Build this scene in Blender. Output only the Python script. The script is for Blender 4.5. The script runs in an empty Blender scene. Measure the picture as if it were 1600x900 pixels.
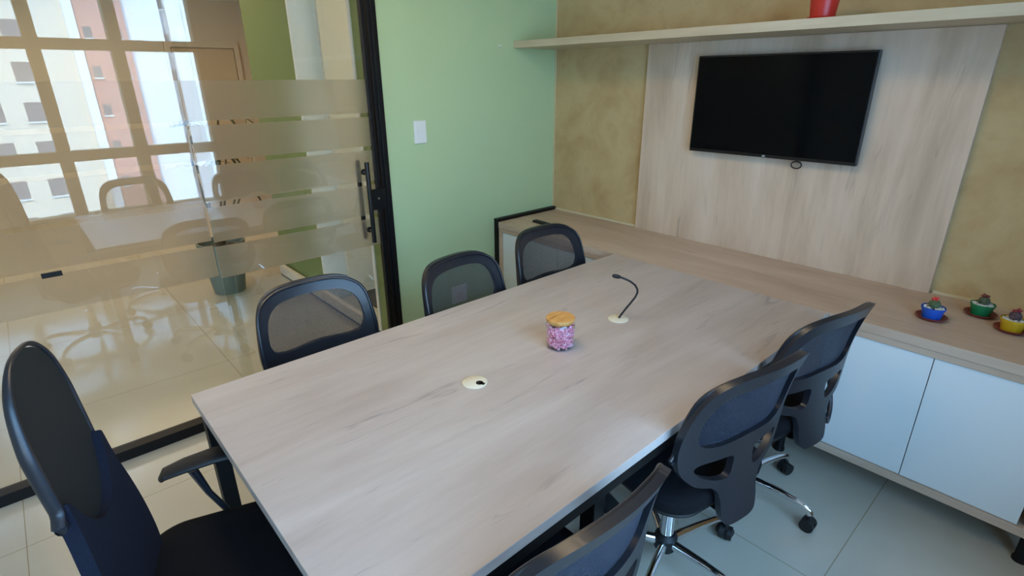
import bpy, bmesh, math, random
from mathutils import Vector, Matrix
import numpy as np
random.seed(7)
R = math.radians
S = bpy.context.scene
COL = S.collection

# ------------------------------------------------------------------ camera
PITCH, YAW, ROLL, FPX = 21.1741, 47.936, -0.3977, 845.73
def cam_basis():
    p, y, r = R(PITCH), R(YAW), R(ROLL)
    F = Vector((-math.sin(y)*math.cos(p), math.cos(y)*math.cos(p), -math.sin(p)))
    Rt = Vector((math.cos(y), math.sin(y), 0)); U = Rt.cross(F)
    return F, Rt*math.cos(r)+U*math.sin(r), U*math.cos(r)-Rt*math.sin(r)
F_, R_, U_ = cam_basis()
cd = bpy.data.cameras.new('camera'); cam = bpy.data.objects.new('camera', cd); COL.objects.link(cam)
cd.sensor_width = 36; cd.lens = 36*FPX/1600; cd.clip_start = 0.02; cd.clip_end = 300
M = Matrix((R_, U_, -F_)).transposed().to_4x4(); M.translation = Vector((0, 0, 1.65))
cam.matrix_world = M
S.camera = cam

# ------------------------------------------------------------------ view, world, sun, big lights
S.view_settings.view_transform = 'Standard'; S.view_settings.look = 'None'
S.view_settings.gamma = 1; S.view_settings.use_curve_mapping = False
S.view_settings.exposure = 0.45
SKY = (0.30, 0.60, 1.0); SKY_S = 10.5
w = bpy.data.worlds.new('sky'); S.world = w; w.use_nodes = True
w.node_tree.nodes['Background'].inputs[0].default_value = (*SKY, 1)
w.node_tree.nodes['Background'].inputs[1].default_value = SKY_S

def light(name, kind, loc, energy, color, rot=(0, 0, 0), size=None, portal=False):
    l = bpy.data.lights.new(name, kind); l.energy = energy; l.color = color
    if kind == 'AREA' and size:
        l.shape = 'RECTANGLE'; l.size, l.size_y = size
        if portal: l.cycles.is_portal = True
    if kind == 'SUN': l.angle = R(0.6)
    o = bpy.data.objects.new(name, l); o.location = loc; o.rotation_euler = rot; COL.objects.link(o); return o
SUN_S = 11.0
light('sun', 'SUN', (-5, 0, 20), SUN_S, (1.0, 0.93, 0.82), (R(48), 0, R(-70)))
WX = 0.75                                           # window wall
light('window_portal', 'AREA', (WX+0.10, 0.02, 1.55), 1, (1, 1, 1), (0, R(90), 0), (2.2, 3.2), portal=True)
WARM = (1.0, 0.70, 0.38)
light('hallway_light', 'AREA', (-5.6, 0.6, 2.70), 21, WARM, (0, 0, 0), (2.6, 2.6))
light('hallway_light', 'AREA', (-7.3, 0.6, 2.70), 22, (1, .84, .62), (0, 0, 0), (1.6, 2.6))  # extra unseen light, added to brighten the far hallway wall
light('hallway_light', 'AREA', (-4.0, -1.0, 2.70), 9, WARM, (0, 0, 0), (1.4, 2.0))
light('passage_lamp', 'AREA', (-3.6, 2.9, 2.60), 11, (1, .88, .72), (0, 0, 0), (0.4, 0.4))
light('room_warm_fill', 'AREA', (-1.3, 0.9, 2.66), 13, (1.0, 0.76, 0.46), (0, 0, 0), (1.2, 0.6))  # added fill, no visible fixture: warms the upper walls, offsets blue on the table

# ------------------------------------------------------------------ materials
def lin(r, g, b):
    f = lambda c: (c/255/12.92) if c/255 <= .04045 else ((c/255+.055)/1.055)**2.4
    return (f(r), f(g), f(b))
def mat(name, color=None, rough=0.5, metal=0.0, spec=0.5, coat=0.0, srgb=True):
    m = bpy.data.materials.new(name); m.use_nodes = True
    b = m.node_tree.nodes['Principled BSDF']
    c = lin(*color) if srgb else color
    b.inputs['Base Color'].default_value = (*c, 1)
    b.inputs['Roughness'].default_value = rough; b.inputs['Metallic'].default_value = metal
    b.inputs['Specular IOR Level'].default_value = spec; b.inputs['Coat Weight'].default_value = coat
    return m
class NT:
    def __init__(s, m): s.t = m.node_tree; s.n = s.t.nodes; s.l = s.t.links
    def new(s, typ, **kw):
        n = s.n.new(typ)
        for k, v in kw.items():
            if hasattr(n, k): setattr(n, k, v)
            else: n.inputs[k].default_value = v
        return n
    def link(s, a, b): s.l.new(a, b)
    def ramp(s, fac, stops):
        r = s.n.new('ShaderNodeValToRGB'); el = r.color_ramp.elements
        while len(el) > 1: el.remove(el[0])
        el[0].position, el[0].color = stops[0][0], (*stops[0][1], 1)
        for p, c in stops[1:]:
            e = el.new(p); e.color = (*c, 1)
        s.link(fac, r.inputs[0]); return r
def coords(nt, scale, rot=(0, 0, 0), kind='Object'):
    tc = nt.new('ShaderNodeTexCoord'); mp = nt.new('ShaderNodeMapping')
    mp.inputs['Scale'].default_value = scale; mp.inputs['Rotation'].default_value = rot
    nt.link(tc.outputs[kind], mp.inputs[0]); return mp.outputs[0]
def bump(nt, h, strength, dist=.001):
    b = nt.new('ShaderNodeBump'); b.inputs['Strength'].default_value = strength; b.inputs['Distance'].default_value = dist
    nt.link(h, b.inputs['Height']); nt.link(b.outputs[0], nt.n['Principled BSDF'].inputs['Normal'])
def wood(name, base, dark, light_, axis, rough=.45, warp=1.0, seed=0.0, sc=1.0):
    """pale laminate with long soft streaks; axis = grain direction 0,1,2"""
    m = mat(name, base, rough); nt = NT(m)
    def stretched(cross, along):
        s = [cross*sc]*3; s[axis] = along*sc; return tuple(s)
    n1 = nt.new('ShaderNodeTexNoise', Scale=1.0, Detail=4.0, Roughness=.6, Distortion=.8*warp)
    n1.noise_dimensions = '4D'; n1.inputs['W'].default_value = seed
    nt.link(coords(nt, stretched(5.0, .9)), n1.inputs['Vector'])
    n2 = nt.new('ShaderNodeTexNoise', Scale=1.0, Detail=5.0, Roughness=.65, Distortion=.4)
    nt.link(coords(nt, stretched(38, 2.6)), n2.inputs['Vector'])
    n3 = nt.new('ShaderNodeTexNoise', Scale=1.0, Detail=3.0, Roughness=.7, Distortion=1.2)
    nt.link(coords(nt, stretched(16, 1.9)), n3.inputs['Vector'])
    r1 = nt.ramp(n1.outputs[0], [(.32, lin(*dark)), (.5, lin(*base)), (.68, lin(*light_))])
    r2 = nt.ramp(n2.outputs[0], [(.35, (.84, .83, .83)), (.62, (1.03, 1.03, 1.03))])
    r3 = nt.ramp(n3.outputs[0], [(.27, (.70, .70, .72)), (.38, (1, 1, 1))])
    mx = nt.new('ShaderNodeMix', data_type='RGBA', blend_type='MULTIPLY'); mx.inputs[0].default_value = .35
    nt.link(r1.outputs[0], mx.inputs[6]); nt.link(r2.outputs[0], mx.inputs[7])
    my = nt.new('ShaderNodeMix', data_type='RGBA', blend_type='MULTIPLY'); my.inputs[0].default_value = .9
    nt.link(mx.outputs[2], my.inputs[6]); nt.link(r3.outputs[0], my.inputs[7])
    nt.link(my.outputs[2], nt.n['Principled BSDF'].inputs['Base Color'])
    bump(nt, n2.outputs[0], .15)
    return m
def mottled(name, stops, scale, rough=.8, bumps=.2, dist=.4):
    m = mat(name, (128, 128, 128), rough); nt = NT(m)
    n1 = nt.new('ShaderNodeTexNoise', Scale=scale, Detail=7.0, Roughness=.62, Distortion=dist)
    nt.link(coords(nt, (1, 1, 1)), n1.inputs['Vector'])
    r = nt.ramp(n1.outputs[0], [(p, lin(*c)) for p, c in stops])
    nt.link(r.outputs[0], nt.n['Principled BSDF'].inputs['Base Color'])
    if bumps: bump(nt, n1.outputs[0], bumps, .003)
    return m
W_TABLE = wood('pale_oak_laminate', (188, 175, 168), (176, 161, 152), (198, 187, 181), 1, .38)
W_COUNTER = wood('beige_oak_laminate', (200, 174, 152), (184, 157, 134), (210, 187, 167), 0, .45, seed=3)
W_PANEL = wood('upright_grain_laminate', (216, 188, 162), (190, 162, 136), (226, 202, 180), 2, .5, warp=.6, seed=5)
W_SHELF = wood('shelf_laminate', (204, 186, 156), (190, 170, 138), (214, 199, 172), 0, .5, seed=8)
CEMENT = mottled('burnt_cement_paint', [(.25, (172, 138, 92)), (.42, (190, 158, 110)), (.58, (200, 172, 124)), (.78, (178, 144, 96))], 3.6, dist=.35)
GREEN = mottled('green_wall_paint', [(.3, (182, 203, 156)), (.7, (186, 207, 160))], 1.5, .62, .05)
GREEN_HALL = mat('olive_green_wall_paint', (128, 142, 88), .7)
BEIGE = mat('beige_wall_paint', (218, 200, 168), .75)
CREAM = mat('cream_wall_paint', (226, 214, 192), .7)
WHITE = mat('white_paint', (232, 232, 228), .5)
DOORWHITE = mat('white_cabinet_laminate', (222, 226, 226), .35)
CREAMW = mat('ivory_plastic', (225, 222, 212), .5)
BLACKM = mat('black_powder_coated_metal', (9, 9, 11), .5, spec=.3)
BLACKMETAL = mat('satin_black_metal', (14, 14, 16), .3)
PLASTIC = mat('black_moulded_plastic', (26, 29, 37), .36, spec=.6)
PLASTIC2 = mat('matt_black_plastic', (12, 13, 17), .55)
CHROME = mat('chrome', (225, 225, 230), .09, 1.0)
RUBBER = mat('black_nylon', (20, 20, 22), .5)
FLOORC = None
def tiles():
    m = mat('polished_cream_porcelain', (188, 182, 168), .14, spec=.5); nt = NT(m)
    tc = nt.new('ShaderNodeTexCoord')
    sp = nt.new('ShaderNodeSeparateXYZ'); nt.link(tc.outputs['Object'], sp.inputs[0])
    def joint(sock, off, period, wd):
        a = nt.new('ShaderNodeMath', operation='SUBTRACT'); nt.link(sock, a.inputs[0]); a.inputs[1].default_value = off
        b = nt.new('ShaderNodeMath', operation='PINGPONG'); nt.link(a.outputs[0], b.inputs[0]); b.inputs[1].default_value = period/2
        c = nt.new('ShaderNodeMath', operation='LESS_THAN'); nt.link(b.outputs[0], c.inputs[0]); c.inputs[1].default_value = wd
        return c.outputs[0]
    jx = joint(sp.outputs[0], -2.405, 1.045, .0017); jy = joint(sp.outputs[1], .696, 1.02, .0017)
    mx = nt.new('ShaderNodeMath', operation='MAXIMUM'); nt.link(jx, mx.inputs[0]); nt.link(jy, mx.inputs[1])
    n1 = nt.new('ShaderNodeTexNoise', Scale=1.7, Detail=5.0, Roughness=.6, Distortion=.6)
    nt.link(coords(nt, (1, 1, 1)), n1.inputs['Vector'])
    r = nt.ramp(n1.outputs[0], [(.3, lin(183, 176, 160)), (.7, lin(192, 186, 171))])
    mm = nt.new('ShaderNodeMix', data_type='RGBA'); nt.link(mx.outputs[0], mm.inputs[0]); nt.link(r.outputs[0], mm.inputs[6])
    mm.inputs[7].default_value = (*lin(150, 138, 114), 1)
    nt.link(mm.outputs[2], nt.n['Principled BSDF'].inputs['Base Color'])
    return m
FLOORM = tiles()
def thin_glass(name, tint, f0=.05, fmax=1.0, rough=0.0):
    m = bpy.data.materials.new(name); m.use_nodes = True; nt = NT(m); nt.n.clear()
    out = nt.new('ShaderNodeOutputMaterial'); tr = nt.new('ShaderNodeBsdfTransparent'); gl = nt.new('ShaderNodeBsdfGlossy')
    tr.inputs[0].default_value = (*tint, 1); gl.inputs['Roughness'].default_value = rough; gl.inputs['Color'].default_value = (1, 1, 1, 1)
    g = nt.new('ShaderNodeNewGeometry'); d = nt.new('ShaderNodeVectorMath', operation='DOT_PRODUCT')
    nt.link(g.outputs['Normal'], d.inputs[0]); nt.link(g.outputs['Incoming'], d.inputs[1])
    a = nt.new('ShaderNodeMath', operation='ABSOLUTE'); nt.link(d.outputs['Value'], a.inputs[0])
    s = nt.new('ShaderNodeMath', operation='SUBTRACT'); s.inputs[0].default_value = 1; nt.link(a.outputs[0], s.inputs[1])
    p = nt.new('ShaderNodeMath', operation='POWER'); nt.link(s.outputs[0], p.inputs[0]); p.inputs[1].default_value = 5
    q = nt.new('ShaderNodeMath', operation='MULTIPLY_ADD'); nt.link(p.outputs[0], q.inputs[0]); q.inputs[1].default_value = fmax-f0; q.inputs[2].default_value = f0
    mx = nt.new('ShaderNodeMixShader'); nt.link(q.outputs[0], mx.inputs[0]); nt.link(tr.outputs[0], mx.inputs[1]); nt.link(gl.outputs[0], mx.inputs[2])
    nt.link(mx.outputs[0], out.inputs[0]); return m
GLASS = thin_glass('clear_glass', (.97, .985, .97), .055)
WINGLASS = thin_glass('window_glass', (.97, .98, .98), .03)
JARGLASS = thin_glass('jar_glass', (.97, .97, .98), .04)
def frosted():
    m = bpy.data.materials.new('frosted_film'); m.use_nodes = True; nt = NT(m); nt.n.clear()
    out = nt.new('ShaderNodeOutputMaterial'); rf = nt.new('ShaderNodeBsdfRefraction')
    rf.inputs['Roughness'].default_value = .52; rf.inputs['IOR'].default_value = 1.22; rf.inputs['Color'].default_value = (.93, .90, .85, 1)
    df = nt.new('ShaderNodeBsdfDiffuse'); df.inputs[0].default_value = (.74, .69, .62, 1)
    tl = nt.new('ShaderNodeBsdfTranslucent'); tl.inputs[0].default_value = (.8, .75, .67, 1)
    a = nt.new('ShaderNodeMixShader'); a.inputs[0].default_value = .5; nt.link(df.outputs[0], a.inputs[1]); nt.link(tl.outputs[0], a.inputs[2])
    b = nt.new('ShaderNodeMixShader'); b.inputs[0].default_value = .14; nt.link(rf.outputs[0], b.inputs[1]); nt.link(a.outputs[0], b.inputs[2])
    nt.link(b.outputs[0], out.inputs[0]); return m
FILM = frosted()
def meshcloth(name, color, see, tint=(1, 1, 1), scale=330):
    m = bpy.data.materials.new(name); m.use_nodes = True; nt = NT(m)
    b = nt.n['Principled BSDF']; b.inputs['Base Color'].default_value = (*lin(*color), 1); b.inputs['Roughness'].default_value = .7
    out = nt.n['Material Output']; tr = nt.new('ShaderNodeBsdfTransparent'); tr.inputs[0].default_value = (*tint, 1)
    w1 = nt.new('ShaderNodeTexWave', wave_type='BANDS', bands_direction='X'); w1.inputs['Scale'].default_value = scale/6.28
    w2 = nt.new('ShaderNodeTexWave', wave_type='BANDS', bands_direction='Z'); w2.inputs['Scale'].default_value = scale/6.28
    c = coords(nt, (1, 1, 1)); nt.link(c, w1.inputs[0]); nt.link(c, w2.inputs[0])
    mu = nt.new('ShaderNodeMath', operation='MULTIPLY'); nt.link(w1.outputs[1], mu.inputs[0]); nt.link(w2.outputs[1], mu.inputs[1])
    rm = nt.new('ShaderNodeMapRange'); nt.link(mu.outputs[0], rm.inputs[0]); rm.inputs[3].default_value = 1-see-.14; rm.inputs[4].default_value = 1-see+.30
    g = nt.new('ShaderNodeNewGeometry'); d = nt.new('ShaderNodeVectorMath', operation='DOT_PRODUCT')
    nt.link(g.outputs['Normal'], d.inputs[0]); nt.link(g.outputs['Incoming'], d.inputs[1])
    ab = nt.new('ShaderNodeMath', operation='ABSOLUTE'); nt.link(d.outputs['Value'], ab.inputs[0])
    mxm = nt.new('ShaderNodeMath', operation='MAXIMUM'); nt.link(ab.outputs[0], mxm.inputs[0]); mxm.inputs[1].default_value = .12
    iv = nt.new('ShaderNodeMath', operation='DIVIDE'); iv.inputs[0].default_value = 1; nt.link(mxm.outputs[0], iv.inputs[1])
    th = nt.new('ShaderNodeMath', operation='SUBTRACT'); th.inputs[0].default_value = 1; nt.link(rm.outputs[0], th.inputs[1])
    pw = nt.new('ShaderNodeMath', operation='POWER'); nt.link(th.outputs[0], pw.inputs[0]); nt.link(iv.outputs[0], pw.inputs[1])
    mx = nt.new('ShaderNodeMixShader'); nt.link(pw.outputs[0], mx.inputs[0]); nt.link(b.outputs[0], mx.inputs[1]); nt.link(tr.outputs[0], mx.inputs[2])
    nt.link(mx.outputs[0], out.inputs[0]); return m
MESH = meshcloth('woven_back_mesh', (36, 42, 56), .60)
MESH_DARK = meshcloth('dense_back_mesh', (20, 23, 24), .12)
def fabric(name, color, rough=.9):
    m = mat(name, color, rough, spec=.2); nt = NT(m)
    n1 = nt.new('ShaderNodeTexNoise', Scale=420.0, Detail=2.0); nt.link(coords(nt, (1, 1, 1)), n1.inputs['Vector'])
    c = lin(*color); r = nt.ramp(n1.outputs[0], [(.3, tuple(x*.7 for x in c)), (.7, tuple(x*1.35 for x in c))])
    nt.link(r.outputs[0], nt.n['Principled BSDF'].inputs['Base Color']); bump(nt, n1.outputs[0], .5, .0008); return m
FABRIC = fabric('black_seat_fabric', (13, 14, 19))
NAVY = fabric('blue_black_back_fabric', (20, 24, 38))

# ------------------------------------------------------------------ object helpers
def thing(name, label, cat, loc=(0, 0, 0), rz=0, group=None, kind=None):
    o = bpy.data.objects.new(name, None); o.empty_display_size = .05; COL.objects.link(o)
    o.location = loc; o.rotation_euler = (0, 0, R(rz)); return tag(o, label, cat, group, kind)
def tag(o, label=None, cat=None, group=None, kind=None):
    if label: o['label'] = label
    if cat: o['category'] = cat
    if group: o['group'] = group
    if kind: o['kind'] = kind
    return o
def obj(name, bm, m, parent=None, loc=(0, 0, 0), smooth=False, bevel=0, angle=35):
    me = bpy.data.meshes.new(name); bmesh.ops.recalc_face_normals(bm, faces=bm.faces[:]); bm.to_mesh(me); bm.free()
    if smooth:
        for p in me.polygons: p.use_smooth = True
        try: me.set_sharp_from_angle(angle=R(angle))
        except Exception: pass
    me.materials.append(m)
    o = bpy.data.objects.new(name, me); COL.objects.link(o); o.location = loc
    if parent: o.parent = parent
    if bevel:
        md = o.modifiers.new('bevel', 'BEVEL'); md.width = bevel; md.segments = 2; md.limit_method = 'ANGLE'
    return o
def add_box(bm, x0, x1, y0, y1, z0, z1):
    v = [bm.verts.new(p) for p in ((x0, y0, z0), (x1, y0, z0), (x1, y1, z0), (x0, y1, z0), (x0, y0, z1), (x1, y0, z1), (x1, y1, z1), (x0, y1, z1))]
    for f in ((0, 3, 2, 1), (4, 5, 6, 7), (0, 1, 5, 4), (1, 2, 6, 5), (2, 3, 7, 6), (3, 0, 4, 7)): bm.faces.new([v[i] for i in f])
    return bm
def box(*a): return add_box(bmesh.new(), *a)
def boxo(name, x0, x1, y0, y1, z0, z1, m, parent=None, bevel=0, origin=None):
    """box given in world (or parent) coordinates, origin at its base centre"""
    c = origin or ((x0+x1)/2, (y0+y1)/2, z0)
    return obj(name, box(x0-c[0], x1-c[0], y0-c[1], y1-c[1], z0-c[2], z1-c[2]), m, parent, c, bevel=bevel)
def ring_pts(c, r, n, nx, ny): return [c+nx*(r*math.cos(2*math.pi*k/n))+ny*(r*math.sin(2*math.pi*k/n)) for k in range(n)]
def add_tube(bm, pts, radii, n=12, flat=1.0, side=None, cap=True):
    """swept tube; radii scalar or list; flat squeezes along the second axis; side = preferred wide axis"""
    pts = [Vector(p) for p in pts]
    if not isinstance(radii, (list, tuple)): radii = [radii]*len(pts)
    rings = []; prev = None
    for i, p in enumerate(pts):
        t = (pts[min(i+1, len(pts)-1)]-pts[max(i-1, 0)]).normalized()
        if side is not None: nx = Vector(side)
        elif prev is not None: nx = prev
        else: nx = Vector((0, 0, 1)) if abs(t.z) < .9 else Vector((1, 0, 0))
        nx = (nx-t*nx.dot(t)).normalized(); ny = t.cross(nx).normalized(); prev = nx
        rings.append([bm.verts.new(q) for q in ring_pts(p, radii[i], n, nx, ny*flat)])
    for a, b in zip(rings, rings[1:]):
        for k in range(n): bm.faces.new((a[k], a[(k+1) % n], b[(k+1) % n], b[k]))
    if cap:
        bm.faces.new(rings[0][::-1]); bm.faces.new(rings[-1])
    return bm
def tube(*a, **k): return add_tube(bmesh.new(), *a, **k)
def add_loop(bm, pts, r, n=8):
    pts = [Vector(p) for p in pts]; N = len(pts); rings = []
    for i, p in enumerate(pts):
        t = (pts[(i+1) % N]-pts[i-1]).normalized(); nx = Vector((0, 1, 0)); nx = (nx-t*nx.dot(t)).normalized(); ny = t.cross(nx)
        rings.append([bm.verts.new(q) for q in ring_pts(p, r, n, nx, ny)])
    for i in range(N):
        a, b = rings[i], rings[(i+1) % N]
        for k in range(n): bm.faces.new((a[k], a[(k+1) % n], b[(k+1) % n], b[k]))
    return bm
def add_lathe(bm, prof, n=32, c=(0, 0, 0), axis='z'):
    """prof: list of (r, z); r=0 closes"""
    rings = []
    def P(x, y, z):
        if axis == 'z': return (c[0]+x, c[1]+y, c[2]+z)
        if axis == 'x': return (c[0]+z, c[1]+x, c[2]+y)
        return (c[0]+x, c[1]+z, c[2]+y)
    for r, z in prof:
        if r <= 1e-6: rings.append([bm.verts.new(P(0, 0, z))])
        else: rings.append([bm.verts.new(P(r*math.cos(2*math.pi*k/n), r*math.sin(2*math.pi*k/n), z)) for k in range(n)])
    for a, b in zip(rings, rings[1:]):
        for k in range(n):
            k2 = (k+1) % n
            if len(a) == 1 and len(b) == 1: continue
            if len(a) == 1: bm.faces.new((a[0], b[k], b[k2]))
            elif len(b) == 1: bm.faces.new((a[k], b[0], a[k2]))
            else: bm.faces.new((a[k], b[k], b[k2], a[k2]))
    return bm
def lathe(*a, **k): return add_lathe(bmesh.new(), *a, **k)
def cushion(w, d, h, rc, zb, taper=.9, crown=.012, n=10):
    """rounded-corner cushion centred at origin, base at zb"""
    bm = bmesh.new(); rings = []
    def outline(s, inset):
        pts = []
        for cx, cy, a0 in ((w/2-rc, d/2-rc, 0), (-w/2+rc, d/2-rc, 90), (-w/2+rc, -d/2+rc, 180), (w/2-rc, -d/2+rc, 270)):
            for k in range(n+1):
                a = R(a0+90*k/n); pts.append(((cx+rc*math.cos(a))*s*(1-inset), (cy+rc*math.sin(a))*s*(1-inset)))
        return pts
    prof = [(.0, .10), (.12, .045), (.35, .008), (.6, 0), (.8, .012), (.93, .04), (1.0, .09), (1.0+crown/h*.6, .2), (1+crown/h*.9, .45), (1+crown/h, .75)]
    for t, ins in prof: rings.append([bm.verts.new((x, y, zb+h*t)) for x, y in outline(1, ins)])
    for a, b in zip(rings, rings[1:]):
        for k in range(len(a)): bm.faces.new((a[k], a[(k+1) % len(a)], b[(k+1) % len(a)], b[k]))
    bm.faces.new(rings[-1]); bm.faces.new(rings[0][::-1]); return bm

# ------------------------------------------------------------------ room shell
def struct(name, bm, m, parent=None, loc=(0, 0, 0), smooth=False, bevel=0):
    o = obj(name, bm, m, parent, loc, smooth, bevel)
    if not parent: o['kind'] = 'structure'
    return o
def sbox(name, *a, **k):
    o = boxo(name, *a, **k)
    if not k.get('parent'): o['kind'] = 'structure'
    return o
GX, WY, CZ, FY = -2.74, 2.884, 2.72, -1.9
struct('floor', box(-9.6, 0.9, -3.2, 3.6, -.12, 0), FLOORM)
struct('ceiling', box(-9.6, 1.1, -3.2, 3.6, CZ, CZ+.12), WHITE)
sbox('wall_back', GX-.12, WX+.25, WY, WY+.12, 0, CZ, CEMENT, origin=(-1, WY, 0))
sbox('wall_left', GX-.12, GX, 1.53, WY, 0, CZ, GREEN)
sbox('wall_front', GX-.12, WX+.25, FY-.12, FY, 0, CZ, CREAM)
bm = bmesh.new()
W0, W1, WZ0, WZ1 = -1.55, 1.60, .45, 2.62       # window opening
add_box(bm, WX, WX+.2, FY-.1, W0, 0, CZ); add_box(bm, WX, WX+.2, W1, WY+.1, 0, CZ)
add_box(bm, WX, WX+.2, W0, W1, 0, WZ0); add_box(bm, WX, WX+.2, W0, W1, WZ1, CZ)
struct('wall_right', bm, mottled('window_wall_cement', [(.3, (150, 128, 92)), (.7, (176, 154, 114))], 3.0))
# the window: broad mullions and transoms
win = thing('window_2', None, None, (WX+.05, (W0+W1)/2, WZ0), kind='structure')
yc, zc = (W0+W1)/2, WZ0
bm = bmesh.new()
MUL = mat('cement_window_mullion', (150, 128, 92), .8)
vb = [-1.33, -.77, -.21, .355, .945]
for y in vb: add_box(bm, -.04, .10, y-.048-yc, y+.048-yc, 0, WZ1-zc)
for z in (1.02, 1.95): add_box(bm, -.03, .09, W0-yc, W1-yc, z-.045-zc, z+.045-zc)
add_box(bm, -.03, .09, W0-yc, W1-yc, 0, .05); add_box(bm, -.03, .09, W0-yc, W1-yc, WZ1-zc-.05, WZ1-zc)
add_box(bm, -.03, .09, W0-yc, W0-yc+.04, 0, WZ1-zc); add_box(bm, -.03, .09, W1-yc-.04, W1-yc, 0, WZ1-zc)
obj('frame', bm, MUL, win)
obj('pane', box(.03, .034, W0-yc, W1-yc, 0, WZ1-zc), WINGLASS, win)
# trims
sbox('trim_1', GX, GX+.010, WY-.008, WY, .77, CZ, mat('cream_corner_trim', (206, 192, 150), .6))
sbox('trim_2', GX+.01, -1.985, WY-.012, WY, .7505, .762, mat('beige_counter_trim', (214, 196, 160), .6))
sbox('trim_3', -.405, -.235, WY-.012, WY, .7505, .762, bpy.data.materials['beige_counter_trim'])

# hallway beyond the glass
sbox('wall_hallway_far', -9.6, -9.4, -3.2, 3.6, 0, CZ, BEIGE)
sbox('wall_hallway_end', -9.4, GX-.12, -3.2, -3.0, 0, CZ, BEIGE)
sbox('wall_hallway_side', -9.4, -4.90, 3.1, 3.3, 0, CZ, mat('tan_wall_paint', (206, 168, 122), .75))
bm = bmesh.new()
add_box(bm, -4.90, -3.985, 1.60, 1.77, 0, CZ); add_box(bm, -3.105, GX-.12, 1.60, 1.77, 0, CZ); add_box(bm, -3.985, -3.105, 1.6, 1.77, 2.3, CZ)
struct('wall_hallway_green', bm, GREEN_HALL)
sbox('wall_hallway_return', -4.90, -4.78, 1.77, 3.1, 0, CZ, BEIGE)
sbox('wall_passage', -4.78, GX-.12, 3.1, 3.3, 0, CZ, mat('passage_wall_paint', (226, 200, 158), .75))
bm = bmesh.new()       # white lining of the doorway in the green wall
add_box(bm, -3.985, -3.955, 1.592, 1.778, 0, 2.3); add_box(bm, -3.135, -3.105, 1.592, 1.778, 0, 2.3); add_box(bm, -3.955, -3.135, 1.592, 1.778, 2.27, 2.3)
struct('trim_4', bm, WHITE)
sbox('trim_5', -3.955, -3.925, 1.778, 2.25, 0, 2.3, CREAM)
dr = thing('door_2', None, None, (-9.395, 2.45, 0), kind='structure')
obj('door_leaf', box(0, .035, -.42, .40, .01, 2.08), mat('beige_door', (208, 184, 148), .6), dr)
bm = bmesh.new(); add_box(bm, 0, .05, -.50, -.43, 0, 2.16); add_box(bm, 0, .05, .41, .48, 0, 2.16); add_box(bm, 0, .05, -.43, .41, 2.095, 2.16)
obj('door_frame', bm, BEIGE, dr)
obj('handle', tube([(.035, .34, 1.0), (.08, .34, 1.0), (.08, .24, 1.0)], .01), BLACKM, dr)
sbox('baseboard_hallway', -4.90, -3.99, 1.588, 1.60, 0, .06, WHITE)

# ------------------------------------------------------------------ glass partition
g1 = thing('window_1', None, None, (GX, -.6, 0), kind='structure')
gy = -.6
Z0G, Z1G = .05, CZ-.05
obj('pane', box(-.034, -.026, FY-gy, .665-gy, Z0G, Z1G), GLASS, g1)
SL = [(1.465, 1.485), (1.293, 1.315), (1.108, 1.130), (.922, .945)]
FT, FB = 1.65, .768
def film(parent, x, y0, y1, name='frosted_film'):
    bm = bmesh.new(); z = FT
    for a, b in SL:
        add_box(bm, x, x+.0012, y0, y1, b, z); z = a
    add_box(bm, x, x+.0012, y0, y1, FB, z)
    return obj(name, bm, FILM, parent)
film(g1, -.0375, FY-gy, .60-gy)
bm = bmesh.new()
add_box(bm, -.065, .0, FY-gy, 1.53-gy, 0, .052); add_box(bm, -.065, .0, FY-gy, 1.53-gy, CZ-.05, CZ)
add_box(bm, -.065, 0, FY-gy, FY-gy+.03, .05, CZ-.05)
obj('track', bm, BLACKM, g1)
d1 = thing('door_1', None, None, (GX+.012, 1.04, 0), kind='structure')
dy = 1.04
obj('pane', box(-.004, .004, .600-dy, 1.455-dy, .052, CZ-.05), GLASS, d1)
film(d1, -.0065, .600-dy, 1.452-dy)
obj('stile', box(-.016, .016, 1.452-dy, 1.474-dy, .052, CZ-.05), BLACKM, d1, bevel=.002)
bm = bmesh.new(); add_box(bm, -.07, .022, 1.482-dy, 1.53-dy, 0, CZ); add_box(bm, .022, .030, 1.500-dy, 1.53-dy, 0, CZ)
obj('jamb', bm, BLACKM, d1, bevel=.002)
bm = tube([(.050, 1.385-dy, .80), (.050, 1.385-dy, 1.24)], .0125, 16)
for z in (.865, 1.185): add_tube(bm, [(.004, 1.385-dy, z), (.05, 1.385-dy, z)], .009, 12)
for z in (.865, 1.185): add_tube(bm, [(.004, 1.385-dy, z), (.010, 1.385-dy, z)], .016, 16)
obj('handle', bm, BLACKMETAL, d1, smooth=True)
bm = tube([(-.055, 1.385-dy, .80), (-.055, 1.385-dy, 1.24)], .0125, 16)
for z in (.865, 1.185): add_tube(bm, [(-.007, 1.385-dy, z), (-.055, 1.385-dy, z)], .009, 12)
obj('handle', bm, BLACKMETAL, d1, smooth=True)
lk = obj('lock', box(.004, .026, 1.405-dy, 1.50-dy, .972, 1.085), BLACKM, d1, bevel=.003)
obj('keyhole', lathe([(0, 0), (.008, 0), (.008, .003), (0, .003)], 16, (.026, 1.448-dy, 1.035), 'x'), CHROME, lk)
for o in (bpy.data.objects['window_1'], d1): pass

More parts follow.
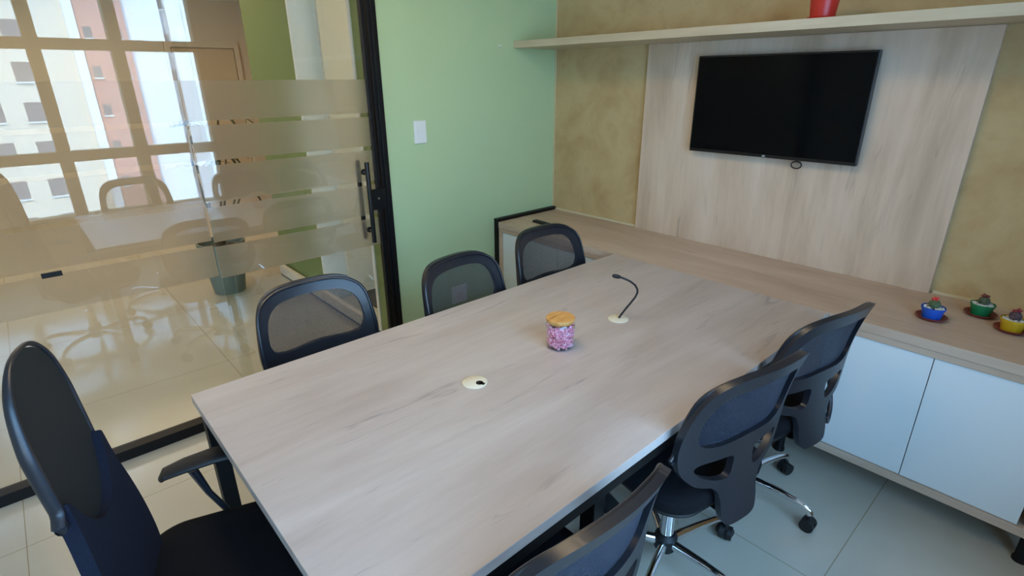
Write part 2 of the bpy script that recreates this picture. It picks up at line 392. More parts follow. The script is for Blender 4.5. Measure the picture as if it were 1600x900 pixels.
# ------------------------------------------------------------------ counter, cabinets, wall panel, shelf
CT = boxo('countertop', GX+.042, 2.0-1.25, 2.315, WY, .712, .75, W_COUNTER, bevel=.0015, origin=(-1, 2.6, .712))
tag(CT, 'long pale oak laminate countertop running along the cement wall under the television', 'countertop')
SP = boxo('side_panel', GX+.001, GX+.040, 2.312, WY, 0, .768, BLACKM, bevel=.001)
tag(SP, 'black upright end panel between the green wall and the counter', 'panel')
def cabinet(label, x0, x1, doors, legx):
    cy = 2.6; cx = (x0+x1)/2
    t = thing('cabinet', label, 'cabinet', (cx, cy, 0), group='low cabinets under the countertop')
    bm = bmesh.new(); yf, yb = 2.318-cy, WY-cy-.002; a, b = x0-cx, x1-cx; th = .034
    add_box(bm, a, b, yf, yb, .12, .12+th); add_box(bm, a, b, yf, yb, .685, .711)
    add_box(bm, a, a+th, yf, yb, .12+th, .685); add_box(bm, max(b-th, .0985-cx) if x1 > .14 else b-th, b, yf, yb, .12+th, .685); add_box(bm, a+th, b-th, yb-.01, yb, .12+th, .685)
    obj('body', bm, W_COUNTER, t)
    for u0, u1 in doors:
        obj('door', box(u0-cx+.0015, u1-cx-.0015, yf+.006, yf+.024, .157, .682), DOORWHITE, t, bevel=.001)
    for lx in legx:
        for ly in (2.36, 2.80):
            if lx == -.60 and ly < 2.5: continue
            obj('leg', lathe([(0, 0), (.025, 0), (.025, .01), (.02, .02), (.02, .115), (.026, .12), (0, .12)], 20, (lx-cx, ly-cy, 0)), BLACKM, t, smooth=True)
cabinet('low cabinet with two white doors at the right, below the cactus pots', -.66, .165, [(-.626, -.265), (-.265, .096)], (-.60, .138))
cabinet('low cabinet with two white doors at the left, beside the black end panel', GX+.042, -1.70, [(-2.664, -2.16), (-2.16, -1.734)], (-2.63, -1.77))
cabinet('low cabinet hidden behind the end of the table, between the other two', -1.698, -.662, [(-1.664, -1.18), (-1.18, -.696)], (-1.63, -.73))
PN = boxo('wall_panel', -1.98, -.414, WY-.031, WY-.0005, .7503, 1.826, W_PANEL, bevel=.001)
tag(PN, 'tall pale wood panel on the cement wall behind the television', 'panel')
SH = boxo('wall_shelf', GX+.0005, WX-.001, 2.499, WY-.0005, 1.827, 1.866, W_SHELF, bevel=.001, origin=(-1, 2.7, 1.827))
tag(SH, 'long pale wood shelf on the cement wall above the television', 'shelf')

# ------------------------------------------------------------------ conference table
TX0, TX1, TY0, TY1 = -1.728, -.634, .226, 2.3135
tcx, tcy = (TX0+TX1)/2, (TY0+TY1)/2
tb = thing('conference_table', 'large pale oak laminate meeting table with black metal legs, joined to the counter', 'table', (tcx, tcy, 0))
obj('tabletop', box(TX0-tcx, TX1-tcx, TY0-tcy, TY1-tcy, .720, .75), W_TABLE, tb, bevel=.0015)
bm = bmesh.new(); a, b, c, d = TX0-tcx+.012, TX1-tcx-.012, TY0-tcy+.012, TY1-tcy-.01
add_box(bm, a, a+.04, c, d, .672, .7195); add_box(bm, b-.04, b, c, d, .672, .7195)
add_box(bm, a+.04, b-.04, c, c+.04, .672, .7195); add_box(bm, a+.04, b-.04, d-.04, d, .672, .7195); add_box(bm, a+.04, b-.04, -.43, -.39, .672, .7195)
obj('frame', bm, BLACKM, tb)
for lx in (a, b-.045):
    for ly in (c, .852-tcy, d-.05):
        if ly > 0: continue
        obj('leg', box(lx, lx+.045, ly, ly+.045, 0, .6718), BLACKM, tb, bevel=.002)

# ------------------------------------------------------------------ television
tv = thing('television', 'black flat television mounted on the pale wood wall panel', 'television', (-1.208, 2.80, 1.27))
HW, HH = .417, .243
obj('bezel', box(-HW, HW, 0, .028, 0, .482), BLACKMETAL, tv, bevel=.003)
SCR = mat('television_screen', (3, 5, 8), .10, spec=.14)
obj('screen', box(-HW+.008, HW-.008, -.0012, .002, .016, .474), SCR, tv)
obj('bracket', box(-.16, .16, .028, .0505, .10, .38), BLACKM, tv)
obj('logo', box(-.009, .006, -.002, 0, .004, .012), mat('silver_logo', (190, 190, 190), .4), tv)
lp = [(.155+.024*math.sin(t), .02, -.006-.020*(1-math.cos(t))/1.2) for t in [2*math.pi*k/18 for k in range(19)]]
obj('cable_loop', tube(lp, .0035, 8), RUBBER, tv, smooth=True)

# ------------------------------------------------------------------ little things on walls
sw = thing('light_switch', 'white rectangular light switch plate on the green wall', 'switch', (GX, 1.768, 1.303))
obj('plate', box(.0003, .008, -.041, .041, 0, .126), WHITE, sw, bevel=.003)
for z in (.033, .066): obj('button', box(.008, .011, -.021, .021, z, z+.028), WHITE, sw, bevel=.001)
ot = thing('wall_outlet', 'white square power outlet low on the green wall, seen through the middle mesh chair', 'outlet', (GX, 1.996, .245))
obj('plate', box(.0003, .008, -.060, .060, 0, .122), WHITE, ot, bevel=.003)
obj('socket', box(.008, .010, -.022, .022, .040, .082), CREAMW, ot, bevel=.001)
nl = obj('wall_nail', tube([(0, 0, 0), (.018, 0, .002)], .0045, 10), mat('white_plastic_plug', (240, 240, 235), .5), None, (GX+.0005, 2.38, 1.835), smooth=True)
tag(nl, 'tiny white plug sticking out of the green wall below the end of the shelf', 'nail')
cp = boxo('black_pad', GX+.0165, GX+.026, -.030, .035, .928, .948, BLACKM, bevel=.001)
tag(cp, 'small black rectangular pad on the lowest clear stripe of the frosted glass', 'pad')

# ------------------------------------------------------------------ things on the table
CREAMP = mat('cream_plastic', (222, 214, 192), .45)
def grommet(label, x, y, rot, slot=True):
    t = thing('cable_grommet', label, 'grommet', (x, y, .7502), rot, 'cable grommets in the tabletop')
    obj('cap', lathe([(0, 0), (.040, 0), (.040, .002), (.037, .004), (0, .0045)], 40), CREAMP, t, smooth=True)
    if slot:
        bm = bmesh.new(); add_lathe(bm, [(0, .0043), (.012, .0043), (.012, .0049), (0, .0049)], 20, (.018, 0, 0)); add_box(bm, .018, .036, -.006, .006, .0043, .0049)
        obj('cable_hole', bm, mat('dark_hole', (30, 27, 25), .8), t)
    return t
grommet('round cream cable grommet with an open black notch, nearer the end of the table', -1.19, .912, 20)
grommet('round cream cable grommet with a black cable rising out of it', -1.18, 1.635, 60, False)
cb = thing('black_cable', 'thin black cable curling up out of the far cream grommet', 'cable', (-1.178, 1.637, .7552))
cpts = [(-1.178, 1.637, .7555), (-1.170, 1.645, .775), (-1.161, 1.656, .796), (-1.150, 1.669, .820), (-1.140, 1.680, .842), (-1.1345, 1.686, .862), (-1.135, 1.685, .877), (-1.142, 1.677, .895), (-1.155, 1.663, .910), (-1.168, 1.648, .920), (-1.181, 1.634, .928)]
q0 = Vector((-1.178, 1.637, .7552))
obj('wire', tube([Vector(p)-q0 for p in cpts], .0042, 10), RUBBER, cb, smooth=True)
e0, e1 = Vector((-1.181, 1.634, .928))-q0, Vector((-1.203, 1.610, .935))-q0
obj('connector', tube([e0, e0.lerp(e1, .15), e0.lerp(e1, .5), e0.lerp(e1, .85), e1], [.004, .0075, .0085, .0075, .004], 14), RUBBER, cb, smooth=True)

JX, JY = -1.18, 1.295
jar = thing('candy_jar', 'clear glass jar with a pine lid full of pink wrapped candies', 'jar', (JX, JY, .7502))
obj('glass', lathe([(0, 0), (.046, 0), (.050, .004), (.052, .012), (.052, .088), (.048, .098), (.045, .100), (.0435, .098), (.0465, .094), (.0495, .086), (.0495, .010), (.046, .005), (0, .005)], 48), JARGLASS, jar, smooth=True)
LID = wood('pine_lid_wood', (206, 152, 84), (150, 98, 44), (222, 176, 112), 1, .5, warp=.5, seed=11, sc=9)
NT(LID)
obj('lid', lathe([(0, .094), (.043, .094), (.043, .1005), (.0505, .1005), (.0515, .1025), (.0515, .112), (.0500, .114), (0, .114)], 48), LID, jar, smooth=True)
def wrapper():
    m = mat('pink_foil_wrapper', (205, 120, 175), .25, .25); nt = NT(m)
    oi = nt.new('ShaderNodeObjectInfo'); n1 = nt.new('ShaderNodeTexNoise', Scale=95.0, Detail=2.0)
    nt.link(coords(nt, (1, 1, 1)), n1.inputs['Vector'])
    ad = nt.new('ShaderNodeMath', operation='MULTIPLY_ADD'); nt.link(oi.outputs['Random'], ad.inputs[0]); ad.inputs[1].default_value = .25; nt.link(n1.outputs[0], ad.inputs[2])
    r = nt.ramp(ad.outputs[0], [(.40, lin(110, 10, 50)), (.50, lin(222, 60, 120)), (.58, lin(255, 225, 232)), (.65, lin(222, 80, 140)), (.80, lin(255, 225, 232))])
    nt.link(r.outputs[0], nt.n['Principled BSDF'].inputs['Base Color']); return m
CANDY = wrapper()
bm = bmesh.new()
add_tube(bm, [(-.0155, 0, 0), (-.012, 0, 0), (-.009, 0, 0), (-.0075, 0, 0), (-.0055, 0, 0), (0, 0, 0), (.0055, 0, 0), (.0075, 0, 0), (.009, 0, 0), (.012, 0, 0), (.0155, 0, 0)],
         [.0075, .006, .0022, .005, .0062, .0068, .0062, .005, .0022, .006, .0075], 8, flat=.8)
for i, v in enumerate(bm.verts): v.co += Vector((random.uniform(-1, 1), random.uniform(-1, 1), random.uniform(-1, 1)))*.0008
for v in bm.verts: v.co *= 1.18
c0 = obj('wrapped_candy', bm, CANDY)
tag(c0, 'small pink foil wrapped candy inside the glass jar', 'candy', 'pink candies in the jar')
k = 0
for layer in range(7):
    z = .7635+.0106*layer
    for ring, cnt in ((.036, 9), (.015, 3)):
        for j in range(cnt):
            o = c0 if k == 0 else c0.copy()
            if k: COL.objects.link(o)
            a = 2*math.pi*(j+.5*(layer % 2)+random.uniform(-.15, .15))/cnt
            o.location = (JX+ring*math.cos(a), JY+ring*math.sin(a), z+random.uniform(-.001, .001))
            o.rotation_euler = (random.uniform(0, 6), random.uniform(-.5, .5), a+math.pi/2+random.uniform(-.35, .35)); k += 1

# remote on the counter
rm = thing('remote_control', 'slim black remote control lying on the far left of the counter', 'remote', (-2.45, 2.49, .7502), -2)
obj('body', box(-.085, .085, -.019, .019, 0, .016), PLASTIC2, rm, bevel=.005)
bm = bmesh.new()
for i in range(9):
    for j in range(3): add_lathe(bm, [(0, .016), (.0035, .016), (.0035, .0175), (0, .0175)], 8, (-.065+.015*i, -.010+.010*j, 0))
obj('buttons', bm, mat('grey_rubber_buttons', (60, 60, 64), .6), rm)

# ------------------------------------------------------------------ pots
TERRA = mat('terracotta_plastic_saucer', (128, 52, 44), .5)
PEB = mottled('white_pebbles', [(.3, (190, 190, 180)), (.7, (240, 240, 236))], 60, .7, 0)
def cactus_pot(label, x, y, color, cact, flower, tilt, s=1.0):
    t = thing('potted_cactus', label, 'potted cactus', (x, y, .7503), tilt, 'potted cacti on the counter')
    obj('saucer', lathe([(0, 0), (.040*s, 0), (.052*s, .011), (.054*s, .011), (.0545*s, .013), (.051*s, .013), (.039*s, .003), (0, .003)], 40), TERRA, t, smooth=True)
    obj('pot', lathe([(0, .0035), (.031*s, .0035), (.038*s, .042), (.0405*s, .042), (.0412*s, .050), (.0390*s, .0505), (.0375*s, .046), (.036*s, .040), (0, .038)], 40), mat(label.split()[0]+'_pot_plastic', color, .4), t, smooth=True)
    bm = bmesh.new(); rnd = random.Random(int(x*1000))
    for i in range(90):
        r = .033*math.sqrt(rnd.random())*s; a = rnd.random()*6.28
        mt = Matrix.Translation((r*math.cos(a), r*math.sin(a), .045+rnd.uniform(-.001, .004))) @ Matrix.Rotation(rnd.random()*3, 4, 'Z') @ Matrix.Diagonal((.0055, .004, .0035, 1))
        bmesh.ops.create_icosphere(bm, subdivisions=1, radius=1, matrix=mt)
    obj('pebbles', bm, PEB, t, smooth=True)
    bm = bmesh.new(); n, m_ = 28, 12; rings = []
    for i in range(m_+1):
        ph = -math.pi*.35+(math.pi*.85)*i/m_; rr = .0185*math.cos(ph); zz = .058+.019*math.sin(ph)+.003
        rings.append([bm.verts.new((rr*(1+.10*math.cos(10*2*math.pi*k_/n))*math.cos(2*math.pi*k_/n), rr*(1+.10*math.cos(10*2*math.pi*k_/n))*math.sin(2*math.pi*k_/n), zz)) for k_ in range(n)])
    for a_, b_ in zip(rings, rings[1:]):
        for k_ in range(n): bm.faces.new((a_[k_], a_[(k_+1) % n], b_[(k_+1) % n], b_[k_]))
    bm.faces.new(rings[-1])
    ct = obj('cactus', bm, mottled('cactus_'+label.split()[0], [(.35, cact), (.7, tuple(min(255, c+35) for c in cact))], 90, .8), t, smooth=True)
    if flower:
        bm = bmesh.new()
        for i in range(6):
            a = i*1.05; r = .009 if i else 0
            mt = Matrix.Translation((r*math.cos(a), r*math.sin(a), .083+rnd.uniform(-.003, .003))) @ Matrix.Rotation(a, 4, 'Z') @ Matrix.Rotation(.5, 4, 'Y') @ Matrix.Diagonal((.0045, .0035, .0075, 1))
            bmesh.ops.create_icosphere(bm, subdivisions=2, radius=1, matrix=mt)
        obj('flowers', bm, mat('flower_'+label.split()[0], flower, .6), ct, smooth=True)
cactus_pot('blue plastic pot with a red flowered little cactus on a terracotta saucer', -.340, 2.545, (28, 86, 190), (66, 84, 50), (225, 72, 60), 0)
cactus_pot('green plastic pot with a dark little cactus on a terracotta saucer', -.215, 2.725, (18, 120, 72), (62, 68, 44), (130, 66, 56), 70)
cactus_pot('yellow plastic pot with a purplish little cactus on a terracotta saucer', -.108, 2.625, (205, 165, 30), (74, 52, 56), (150, 55, 60), 130)
rp = thing('flower_pot', 'red plastic flower pot standing on the long wall shelf', 'flower pot', (-.985, 2.63, 1.8663))
REDP = mat('red_plastic', (196, 46, 34), .35)
obj('saucer', lathe([(0, 0), (.052, 0), (.058, .012), (.0555, .012), (.050, .004), (0, .004)], 40), REDP, rp, smooth=True)
obj('pot', lathe([(0, .0045), (.047, .0045), (.057, .105), (.0625, .107), (.0635, .128), (.060, .129), (.0565, .110), (.052, .100), (0, .098)], 40), REDP, rp, smooth=True)
obj('soil', lathe([(0, .099), (.0515, .0985), (.050, .103), (0, .106)], 24), mottled('dark_soil', [(.3, (40, 30, 22)), (.7, (66, 50, 36))], 60), rp)

# ------------------------------------------------------------------ chairs
def catmull(P, n=6):
    P = [np.array(p, float) for p in P]; N = len(P); out = []
    for i in range(N):
        p0, p1, p2, p3 = P[i-1], P[i], P[(i+1) % N], P[(i+2) % N]
        for j in range(n):
            t = j/n; out.append(.5*((2*p1)+(-p0+p2)*t+(2*p0-5*p1+4*p2-p3)*t*t+(-p0+3*p1-3*p2+p3)*t**3))
    return np.array(out)
def mirror(half): return half+[(-u, v) for u, v in half[::-1] if u > 1e-6]
def sd(poly, G):
    """signed distance of points G (N,2) to closed polygon (negative inside)"""
    a = poly; b = np.roll(poly, -1, 0); ab = b-a; L = (ab**2).sum(1)+1e-12
    d = np.full(len(G), 1e9); ins = np.zeros(len(G), bool)
    for k in range(len(a)):
        s = np.clip(((G-a[k])@ab[k])/L[k], 0, 1); dd = ((G-a[k]-s[:, None]*ab[k])**2).sum(1); d = np.minimum(d, dd)
        c = (a[k, 1] > G[:, 1]) != (b[k, 1] > G[:, 1])
        with np.errstate(divide='ignore', invalid='ignore'):
            xi = a[k, 0]+(G[:, 1]-a[k, 1])*ab[k, 0]/(ab[k, 1] if abs(ab[k, 1]) > 1e-12 else 1e-12)
        ins ^= c & (G[:, 0] < xi)
    d = np.sqrt(d); return np.where(ins, -d, d)
def sheet(outer, holes, f3, res=.006, thick=.014, off=0.0):
    """curved plate: region inside outer and outside the holes, bent by f3(u, v, offset)"""
    lo, hi = outer.min(0)-res*1.5, outer.max(0)+res*1.5
    nu, nv = int((hi[0]-lo[0])/res)+2, int((hi[1]-lo[1])/res)+2
    us, vs = lo[0]+np.arange(nu)*res, lo[1]+np.arange(nv)*res
    G = np.array([(u, v) for v in vs for u in us]); D = sd(outer, G)
    for h in holes: D = np.maximum(D, -sd(h, G))
    D = D.reshape(nv, nu); D[np.abs(D) < 1e-5] = 1e-5
    bm = bmesh.new(); cache = {}
    def vert(key, u, v):
        if key not in cache: cache[key] = (bm.verts.new(f3(u, v, off+thick/2)), bm.verts.new(f3(u, v, off-thick/2)))
        return cache[key]
    for j in range(nv-1):
        for i in range(nu-1):
            cs = [(i, j), (i+1, j), (i+1, j+1), (i, j+1)]
            val = [D[c[1], c[0]] for c in cs]
            if all(x > 0 for x in val): continue
            poly = []; flags = []
            for k in range(4):
                c, c2 = cs[k], cs[(k+1) % 4]; a, b = val[k], val[(k+1) % 4]
                if a < 0: poly.append(vert(('g',)+c, us[c[0]], vs[c[1]])); flags.append(0)
                if (a < 0) != (b < 0):
                    t = min(max(a/(a-b), .02), .98); key = ('e',)+tuple(sorted((c, c2)))
                    if c > c2: pass
                    poly.append(vert(key, us[c[0]]+(us[c2[0]]-us[c[0]])*t, vs[c[1]]+(vs[c2[1]]-vs[c[1]])*t)); flags.append(1)
            if len(poly) < 3: continue
            try:
                bm.faces.new([p[0] for p in poly]); bm.faces.new([p[1] for p in poly][::-1])
            except ValueError: continue
            n = len(poly)
            for k in range(n):
                if flags[k] and flags[(k+1) % n] :
                    p, q = poly[k], poly[(k+1) % n]
                    try: bm.faces.new((p[0], p[1], q[1], q[0]))
                    except ValueError: pass
    return bm
OUT_H = [(0, .54), (.12, .535), (.183, .51), (.218, .458), (.237, .36), (.240, .28), (.223, .215), (.175, .165), (.11, .14), (.085, .10), (.08, .04), (.06, .005), (0, 0)]
C_OUT = catmull(OUT_H+[(-u, v) for u, v in OUT_H[1:-1][::-1]], 6)
A_H = [(0, .489), (.11, .483), (.158, .462), (.184, .425), (.195, .37), (.193, .335), (.172, .302), (.11, .29), (0, .296)]
C_A = catmull(A_H+[(-u, v) for u, v in A_H[1:-1][::-1]], 5)
C_B = catmull([(.052, .236), (.12, .239), (.170, .236), (.184, .220), (.155, .190), (.10, .166), (.056, .166), (.045, .205)], 4)
C_B2 = C_B*np.array([-1, 1])
def map_back(z0, flat=False):
    def f(u, v, o):
        w_ = v/.54; y = -.251+.141*w_-.182*w_*w_+.774*u*u-o
        return (u, y, z0+v)
    return f
def shell_offset(poly, d):
    c = np.roll(poly, -1, 0)-np.roll(poly, 1, 0); n = np.stack([c[:, 1], -c[:, 0]], 1); n /= np.linalg.norm(n, axis=1)[:, None]
    if ((poly+n*1e-3)[:, 0].max() > poly[:, 0].max()): n = -n
    return poly+n*d
def add_caster(parent, ang, r, h=.055):
    x, y = r*math.cos(ang), r*math.sin(ang)
    c = bpy.data.objects  # noqa
    bm = bmesh.new(); px, py = -math.sin(ang), math.cos(ang)
    for s in (-1, 1):
        cx, cy = x+px*s*.014, y+py*s*.014
        M_ = Matrix.Translation((cx, cy, .026)) @ Matrix.Rotation(ang+math.pi/2, 4, 'Z') @ Matrix.Rotation(math.pi/2, 4, 'Y')
        rr = bmesh.ops.create_cone(bm, cap_ends=True, segments=24, radius1=.026, radius2=.026, depth=.018, matrix=M_)
    M_ = Matrix.Translation((x, y, .034)) @ Matrix.Rotation(ang+math.pi/2, 4, 'Z') @ Matrix.Diagonal((.024, .021, .020, 1))
    bmesh.ops.create_uvsphere(bm, u_segments=16, v_segments=8, radius=1, matrix=M_)
    add_tube(bm, [(x, y, .04), (x, y, .075)], .008, 12)
    return obj('caster', bm, RUBBER, parent, smooth=True)
def chair_base(t, a0, zseat, r=.285):
    """a0: direction of the first leg in the chair's own frame"""
    obj('hub', lathe([(0, .062), (.034, .062), (.040, .072), (.040, .118), (.030, .132), (0, .132)], 28), PLASTIC2, t, smooth=True)
    obj('gas_lift', lathe([(0, .125), (.0255, .125), (.0255, .245), (.020, .25), (.014, .252), (.014, zseat-.055), (0, zseat-.055)], 28), CHROME, t, smooth=True)
    for k_ in range(5):
        a = a0+2*math.pi*k_/5; ca, sa = math.cos(a), math.sin(a)
        prof = [(.030, .095, .021), (.09, .100, .019), (.16, .104, .017), (.22, .103, .0155), (.255, .097, .0145), (.277, .086, .0135), (r, .070, .0125)]
        obj('leg', tube([(q*ca, q*sa, z) for q, z, _ in prof], [x[2] for x in prof], 14, flat=.78), CHROME, t, smooth=True)
        add_caster(t, a, r)
def secretary_chair(label, x, y, rz, lift, leg_world_deg, arms, group):
    t = thing('office_chair', label, 'chair', (x, y, 0), rz, group)
    z0 = .393+lift; zs = .455+lift; f = map_back(z0)
    obj('back_shell', sheet(C_OUT, [C_A, C_B, C_B2], f, thick=.021), PLASTIC, t, smooth=True, angle=50)
    rim = [f(u, v, 0.0) for u, v in shell_offset(C_OUT, -.004)[:]]
    obj('mesh_panel', sheet(shell_offset(C_A, -.012), [], f, res=.012, thick=.003, off=-.006), MESH, t, smooth=True)
    # raised rim around the wide upper frame, on the front
    F_OUT = [(0, .531), (.115, .526), (.183, .502), (.217, .455), (.229, .36), (.231, .285), (.214, .250)]
    pts = [f(u, v, -.012) for u, v in [(-a, b) for a, b in F_OUT[::-1]]+F_OUT[1:]]
    P = catmull(pts+[pts[-1]]*1, 4)[:-8]
    obj('front_rim', tube([Vector(p) for p in P], .0065, 8), PLASTIC, t, smooth=True)
    # seat
    M_ = cushion(.475, .455, .068, .11, zs-.03)
    obj('seat', M_, FABRIC, t, (0, .02, 0), smooth=True)
    obj('seat_pan', cushion(.43, .41, .03, .10, zs-.055, crown=.001), PLASTIC2, t, (0, .015, 0), smooth=True)
    bm = box(-.07, .07, -.10, .10, zs-.085, zs-.054); obj('mechanism', bm, PLASTIC2, t, bevel=.008)
    br = [(0, -.05, zs-.070), (0, -.14, zs-.070), (0, -.19, zs-.066), (0, -.222, zs-.045), (0, -.228, zs+.0), (0, -.220, zs+.055)]
    obj('back_bracket', tube(br, [.030, .030, .031, .033, .032, .026], 14, flat=.36, side=(1, 0, 0)), PLASTIC2, t, smooth=True)
    obj('lever', tube([(.06, .05, zs-.07), (.17, .06, zs-.075), (.21, .06, zs-.078)], [.004, .004, .010], 10), PLASTIC2, t, smooth=True)
    if arms == 'pair':
        for s in (-1, 1):
            lp_ = [(.21, .10, -.045), (.262, .125, -.02), (.285, .13, .06), (.285, .11, .15), (.283, .06, .195), (.280, -.02, .205), (.276, -.10, .195), (.272, -.145, .15), (.268, -.145, .08), (.262, -.115, .01), (.245, -.09, -.03), (.21, -.085, -.05)]
            P = catmull([lp_[0]]+lp_+[lp_[-1]], 4)[4:-11]
            a_ = obj('armrest', tube([(s*p[0], p[1], zs+p[2]*.72) for p in P], .0125, 12, flat=.75), PLASTIC, t, smooth=True)
            pd = [(s*.284, .09, zs+.128), (s*.283, .05, zs+.143), (s*.280, -.02, zs+.152), (s*.277, -.10, zs+.140)]
            obj('arm_pad', tube([Vector(p) for p in pd], [.020, .030, .032, .022], 14, flat=.45, side=(1, 0, 0)), PLASTIC2, a_, smooth=True)
    if arms == 'loop':
        lw = [(.09, -.235, .02), (.13, -.225, -.03), (.175, -.205, .00), (.200, -.18, .055), (.205, -.165, .10), (.190, -.155, .135), (.165, -.15, .14)]
        P = catmull([lw[0]]+lw+[lw[-1]], 4)[4:-11]
        a_ = obj('armrest', tube([(p[0], p[1], zs+p[2]) for p in P], .009, 12), PLASTIC, t, smooth=True)
        obj('arm_pad', tube([(.120, -.15, zs+.03), (.135, -.15, zs+.045), (.160, -.15, zs+.095), (.165, -.15, zs+.14)], [.016, .026, .028, .018], 14, flat=.5, side=(1, 0, 0)), PLASTIC2, a_, smooth=True)
    chair_base(t, R(leg_world_deg-rz), zs)
    return t
gl, gr = 'office chairs along the glass side of the table', 'office chairs along the window side of the table'
secretary_chair('black mesh office chair on the glass side, leftmost, before the door', -1.773, .741, -90.6, -.025, 20, False, gl)
secretary_chair('black mesh office chair on the glass side, the middle one before the green wall', -1.600, 1.370, -84, -.015, 55, False, gl)
secretary_chair('black mesh office chair on the glass side, nearest the counter', -1.662, 1.951, -92, -.005, 10, False, gl)
secretary_chair('black mesh office chair on the window side, nearest the camera at the bottom edge', -.705, .640, 88.9, .02, 30, 'pair', gr)
secretary_chair('black mesh office chair on the window side, the middle one with chrome base in view', -.74, 1.405, 80, .013, 70.5, False, gr)
secretary_chair('black mesh office chair on the window side, nearest the white cabinet doors', -.728, 1.94, 79, .014, 72.3, 'loop', gr)

# head chair: tall mesh back with T arms
def head_chair():
    rz = -18
    t = thing('executive_chair', 'tall black mesh armchair at the near end of the table, beside the glass partition', 'chair', (-1.250, .130, 0), rz)
    V = [0, .18, .42, .70]; Y = [-.160, -.178, -.205, -.225]
    def yb(v):
        return sum(Y[i]*math.prod((v-V[j])/(V[i]-V[j]) for j in range(4) if j != i) for i in range(4))
    def f(u, v, o): return (u, yb(v)+.20*u*u-o, .465+v)
    up = [(0, .70), (.055, .688), (.104, .64), (.128, .56), (.132, .47), (.131, .425), (.108, .375), (.06, .315), (0, .295)]
    UP = catmull(up+[(-a, b) for a, b in up[1:-1][::-1]], 6)
    lo = [(0, .302), (.058, .322), (.100, .375), (.120, .42), (.134, .425), (.140, .35), (.158, .25), (.166, .15), (.158, .06), (.12, .01), (0, .0)]
    LO = catmull(lo+[(-a, b) for a, b in lo[1:-1][::-1]], 6)
    obj('back_mesh', sheet(UP, [], f, res=.010, thick=.004), MESH_DARK, t, smooth=True)
    obj('lumbar_back', sheet(LO, [], lambda u, v, o: f(u, v, o-.006*math.cos(u*6)), res=.007, thick=.030), NAVY, t, smooth=True, angle=60)
    e = [(.136, .39), (.136, .42), (.137, .50), (.133, .57), (.109, .645), (.060, .694), (0, .705)]
    P = catmull([f(a, b, 0) for a, b in e+[(-a, b) for a, b in e[:-1][::-1]]], 5)[:-5]
    n_ = len(P); rad = [.006+.008*min(1, max(0, (n_*.42-i_)/(n_*.2))) for i_ in range(n_)]
    obj('back_frame', tube([Vector(p) for p in P], rad, 12, flat=.8), PLASTIC, t, smooth=True)
    obj('seat', cushion(.47, .48, .085, .10, .42, crown=.012), FABRIC, t, (0, .05, 0), smooth=True)
    obj('seat_pan', cushion(.46, .44, .03, .10, .395, crown=.001), PLASTIC2, t, (0, .05, 0), smooth=True)
    obj('mechanism', box(-.09, .09, -.12, .12, .345, .394), PLASTIC2, t, bevel=.01)
    obj('back_bracket', tube([(0, -.05, .38), (0, -.15, .385), (0, -.20, .41), (0, -.205, .47), (0, -.200, .60)], [.035]*4+[.028], 14, flat=.35, side=(1, 0, 0)), PLASTIC2, t, smooth=True)
    for s in (-1, 1):
        a_ = obj('armrest', tube([(s*.15, .04, .395), (s*.235, .035, .40), (s*.252, .022, .44), (s*.258, -.03, .55), (s*.260, -.055, .635)], [.012, .013, .0125, .0125, .018], 12, flat=.7), PLASTIC, t, smooth=True)
        pd = [(s*.250, -.130, .636), (s*.253, -.120, .648), (s*.256, -.07, .658), (s*.262, .00, .664), (s*.262, .07, .662), (s*.260, .11, .652), (s*.260, .122, .645)]
        obj('arm_pad', tube([Vector(p) for p in pd], [.019, .029, .034, .036, .034, .024, .010], 16, flat=.40, side=(1, 0, 0)), PLASTIC2, a_, smooth=True)
    chair_base(t, .4, .46, .30)
head_chair()

# ------------------------------------------------------------------ hallway furnishings
POTG = mat('grey_green_pot_clay', (120, 128, 116), .7)
pp = thing('potted_plant', 'tall leafy plant in a grey green tapered pot behind the frosted glass', 'potted plant', (-4.75, 1.09, 0))
obj('pot', lathe([(0, 0), (.115, 0), (.120, .01), (.168, .40), (.178, .40), (.180, .43), (.165, .432), (.158, .38), (0, .37)], 36), POTG, pp, smooth=True)
obj('soil', lathe([(0, .371), (.155, .378), (0, .385)], 20), bpy.data.materials['dark_soil'], pp)
bm = bmesh.new(); rnd = random.Random(3)
stems = []
for i in range(6):
    a = rnd.random()*6.28; tip = Vector((.16*math.cos(a), .05+.20*math.sin(a), .85+.12*i))
    add_tube(bm, [(0, 0, .37), tuple(tip*.5+Vector((0, 0, .16))), tuple(tip)], [.012, .009, .007], 8); stems.append(tip)
obj('stem', bm, mat('brown_plant_stem', (92, 70, 44), .8), pp, smooth=True)
bm = bmesh.new()
for tip in stems:
    for i in range(13):
        a = rnd.random()*6.28; L = rnd.uniform(.22, .36); up_ = rnd.uniform(-.1, .9); dv = Vector((math.cos(a), math.sin(a), up_)).normalized(); sv = Vector((-math.sin(a), math.cos(a), 0))
        prev = None
        for k_ in range(6):
            s_ = k_/5; c_ = tip+dv*L*s_+Vector((0, 0, -.16*s_*s_)); wd = .014*math.sin(math.pi*min(.98, s_*.85+.12))
            row = [bm.verts.new(c_+sv*wd), bm.verts.new(c_-Vector((0, 0, .003))), bm.verts.new(c_-sv*wd)]
            if prev:
                bm.faces.new((prev[0], row[0], row[1], prev[1])); bm.faces.new((prev[1], row[1], row[2], prev[2]))
            prev = row
lf = obj('foliage', bm, mat('dark_green_leaf', (44, 52, 26), .5), pp, smooth=True)
for v in lf.data.vertices:
    if v.co.y < -.12: v.co.y = -.12+(v.co.y+.12)*.15
    v.co.y = min(v.co.y, .46+.02*math.sin(v.co.z*40))
md = lf.modifiers.new('thick', 'SOLIDIFY'); md.thickness = .001
wb = thing('low_console', 'low white console standing against the olive green hallway wall', 'console', (-4.0, 1.50, 0))
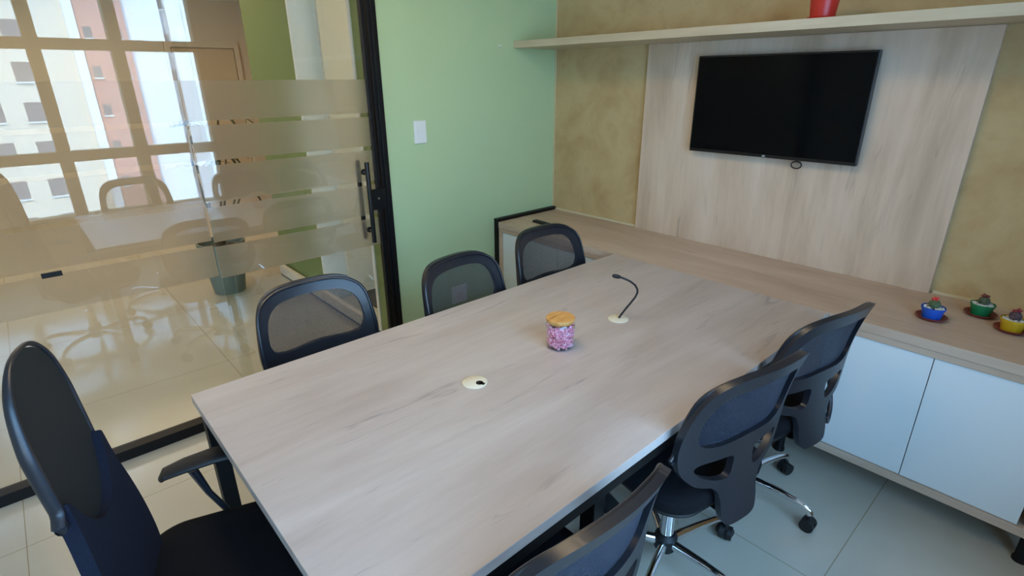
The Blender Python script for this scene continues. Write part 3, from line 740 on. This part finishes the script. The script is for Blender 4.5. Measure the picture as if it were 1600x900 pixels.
obj('body', box(-.86, .80, .045, .082, .02, .10), CREAM, wb, bevel=.004)
obj('plinth', box(-.84, .78, .05, .08, 0, .02), mat('grey_plinth', (110, 108, 104), .6), wb)
mt_ = boxo('doormat', -3.92, -3.16, 1.80, 2.30, .0003, .012, fabric('dark_grey_mat', (70, 68, 64)), bevel=.003)
tag(mt_, 'dark grey mat lying in the doorway of the olive green wall', 'mat')

# ------------------------------------------------------------------ buildings across the street (seen mirrored in the glass)
FX = 56.0
def building(label, x, y0, y1, z1, mm, wins, winmat, depth=8, cat='building', fr=None):
    t = thing('apartment_building', label, cat, (x, (y0+y1)/2, -30), group='apartment blocks across the street')
    cy = (y0+y1)/2
    obj('facade', box(0, depth, y0-cy, y1-cy, 0, z1+30), mm, t)
    bm = bmesh.new(); bf = bmesh.new(); n = 0
    for (ya, yb_, za, zb) in wins:
        add_box(bm, -.03, .1, ya-cy, yb_-cy, za+30, zb+30)
        add_box(bf, -.18, .0, ya-cy-.04, yb_-cy+.04, za+30-.12, za+30)
        n += 1
    if n:
        obj('windows', bm, winmat, t); obj('sills', bf, WHITE, t)
    return t
WND = mat('dark_window_glass', (110, 112, 118), .15)
BF1 = mat('pale_beige_render', (228, 214, 194), .85); BF2 = mat('pink_brick_tile', (206, 150, 138), .85)
BF3 = mat('white_render', (246, 244, 240), .85); BF4 = mat('grey_white_render', (200, 204, 212), .85)
def grid(ya, yb_, step, wy, zs_, hz):
    o = []; y = ya
    while y+wy <= yb_:
        for z in zs_: o.append((y, y+wy, z, z+hz))
        y += step
    return o
K = 2.016
def by(y): return y*K
fl = [1.65-3.1*10+3.1*i for i in range(13)]
building('pale beige apartment block with wide windows, reflected at the left of the glass', FX, -30, by(2.97), 13, BF1, grid(by(2.97)-3.3*9-.9, by(2.97)-.5, 3.3, 1.9, fl, 1.5), WND)
building('narrow white stair tower between the beige block and the pink tower', FX-.8, by(2.97), by(3.30), 16, BF3, [], WND, 6)
building('pink tiled apartment tower with small square windows', FX-.4, by(3.30), by(5.03), 18, BF2, grid(by(3.30)+.35, by(5.03), 2.1, .6, [z+.3 for z in fl], .9), WND, 7)
building('plain bright white apartment block beside the pink tower', FX+.5, by(5.03), by(6.5), 15, BF3, [], WND, 7)
building('grey white apartment block, right of the plain white block in the reflection', FX+2, by(6.5), by(7.3), 13, BF4, grid(by(6.5)+.2, by(7.3), 1.6, .5, fl, 1.0), WND, 7)
building('slim white apartment block, rightmost in the reflection', FX-.5, by(7.3), by(7.55), 13, BF3, [], WND, 7)
st = struct('ground_street', box(.95+.3, 90, -60, 60, -30.2, -30), mat('street_asphalt', (90, 90, 92), .9))
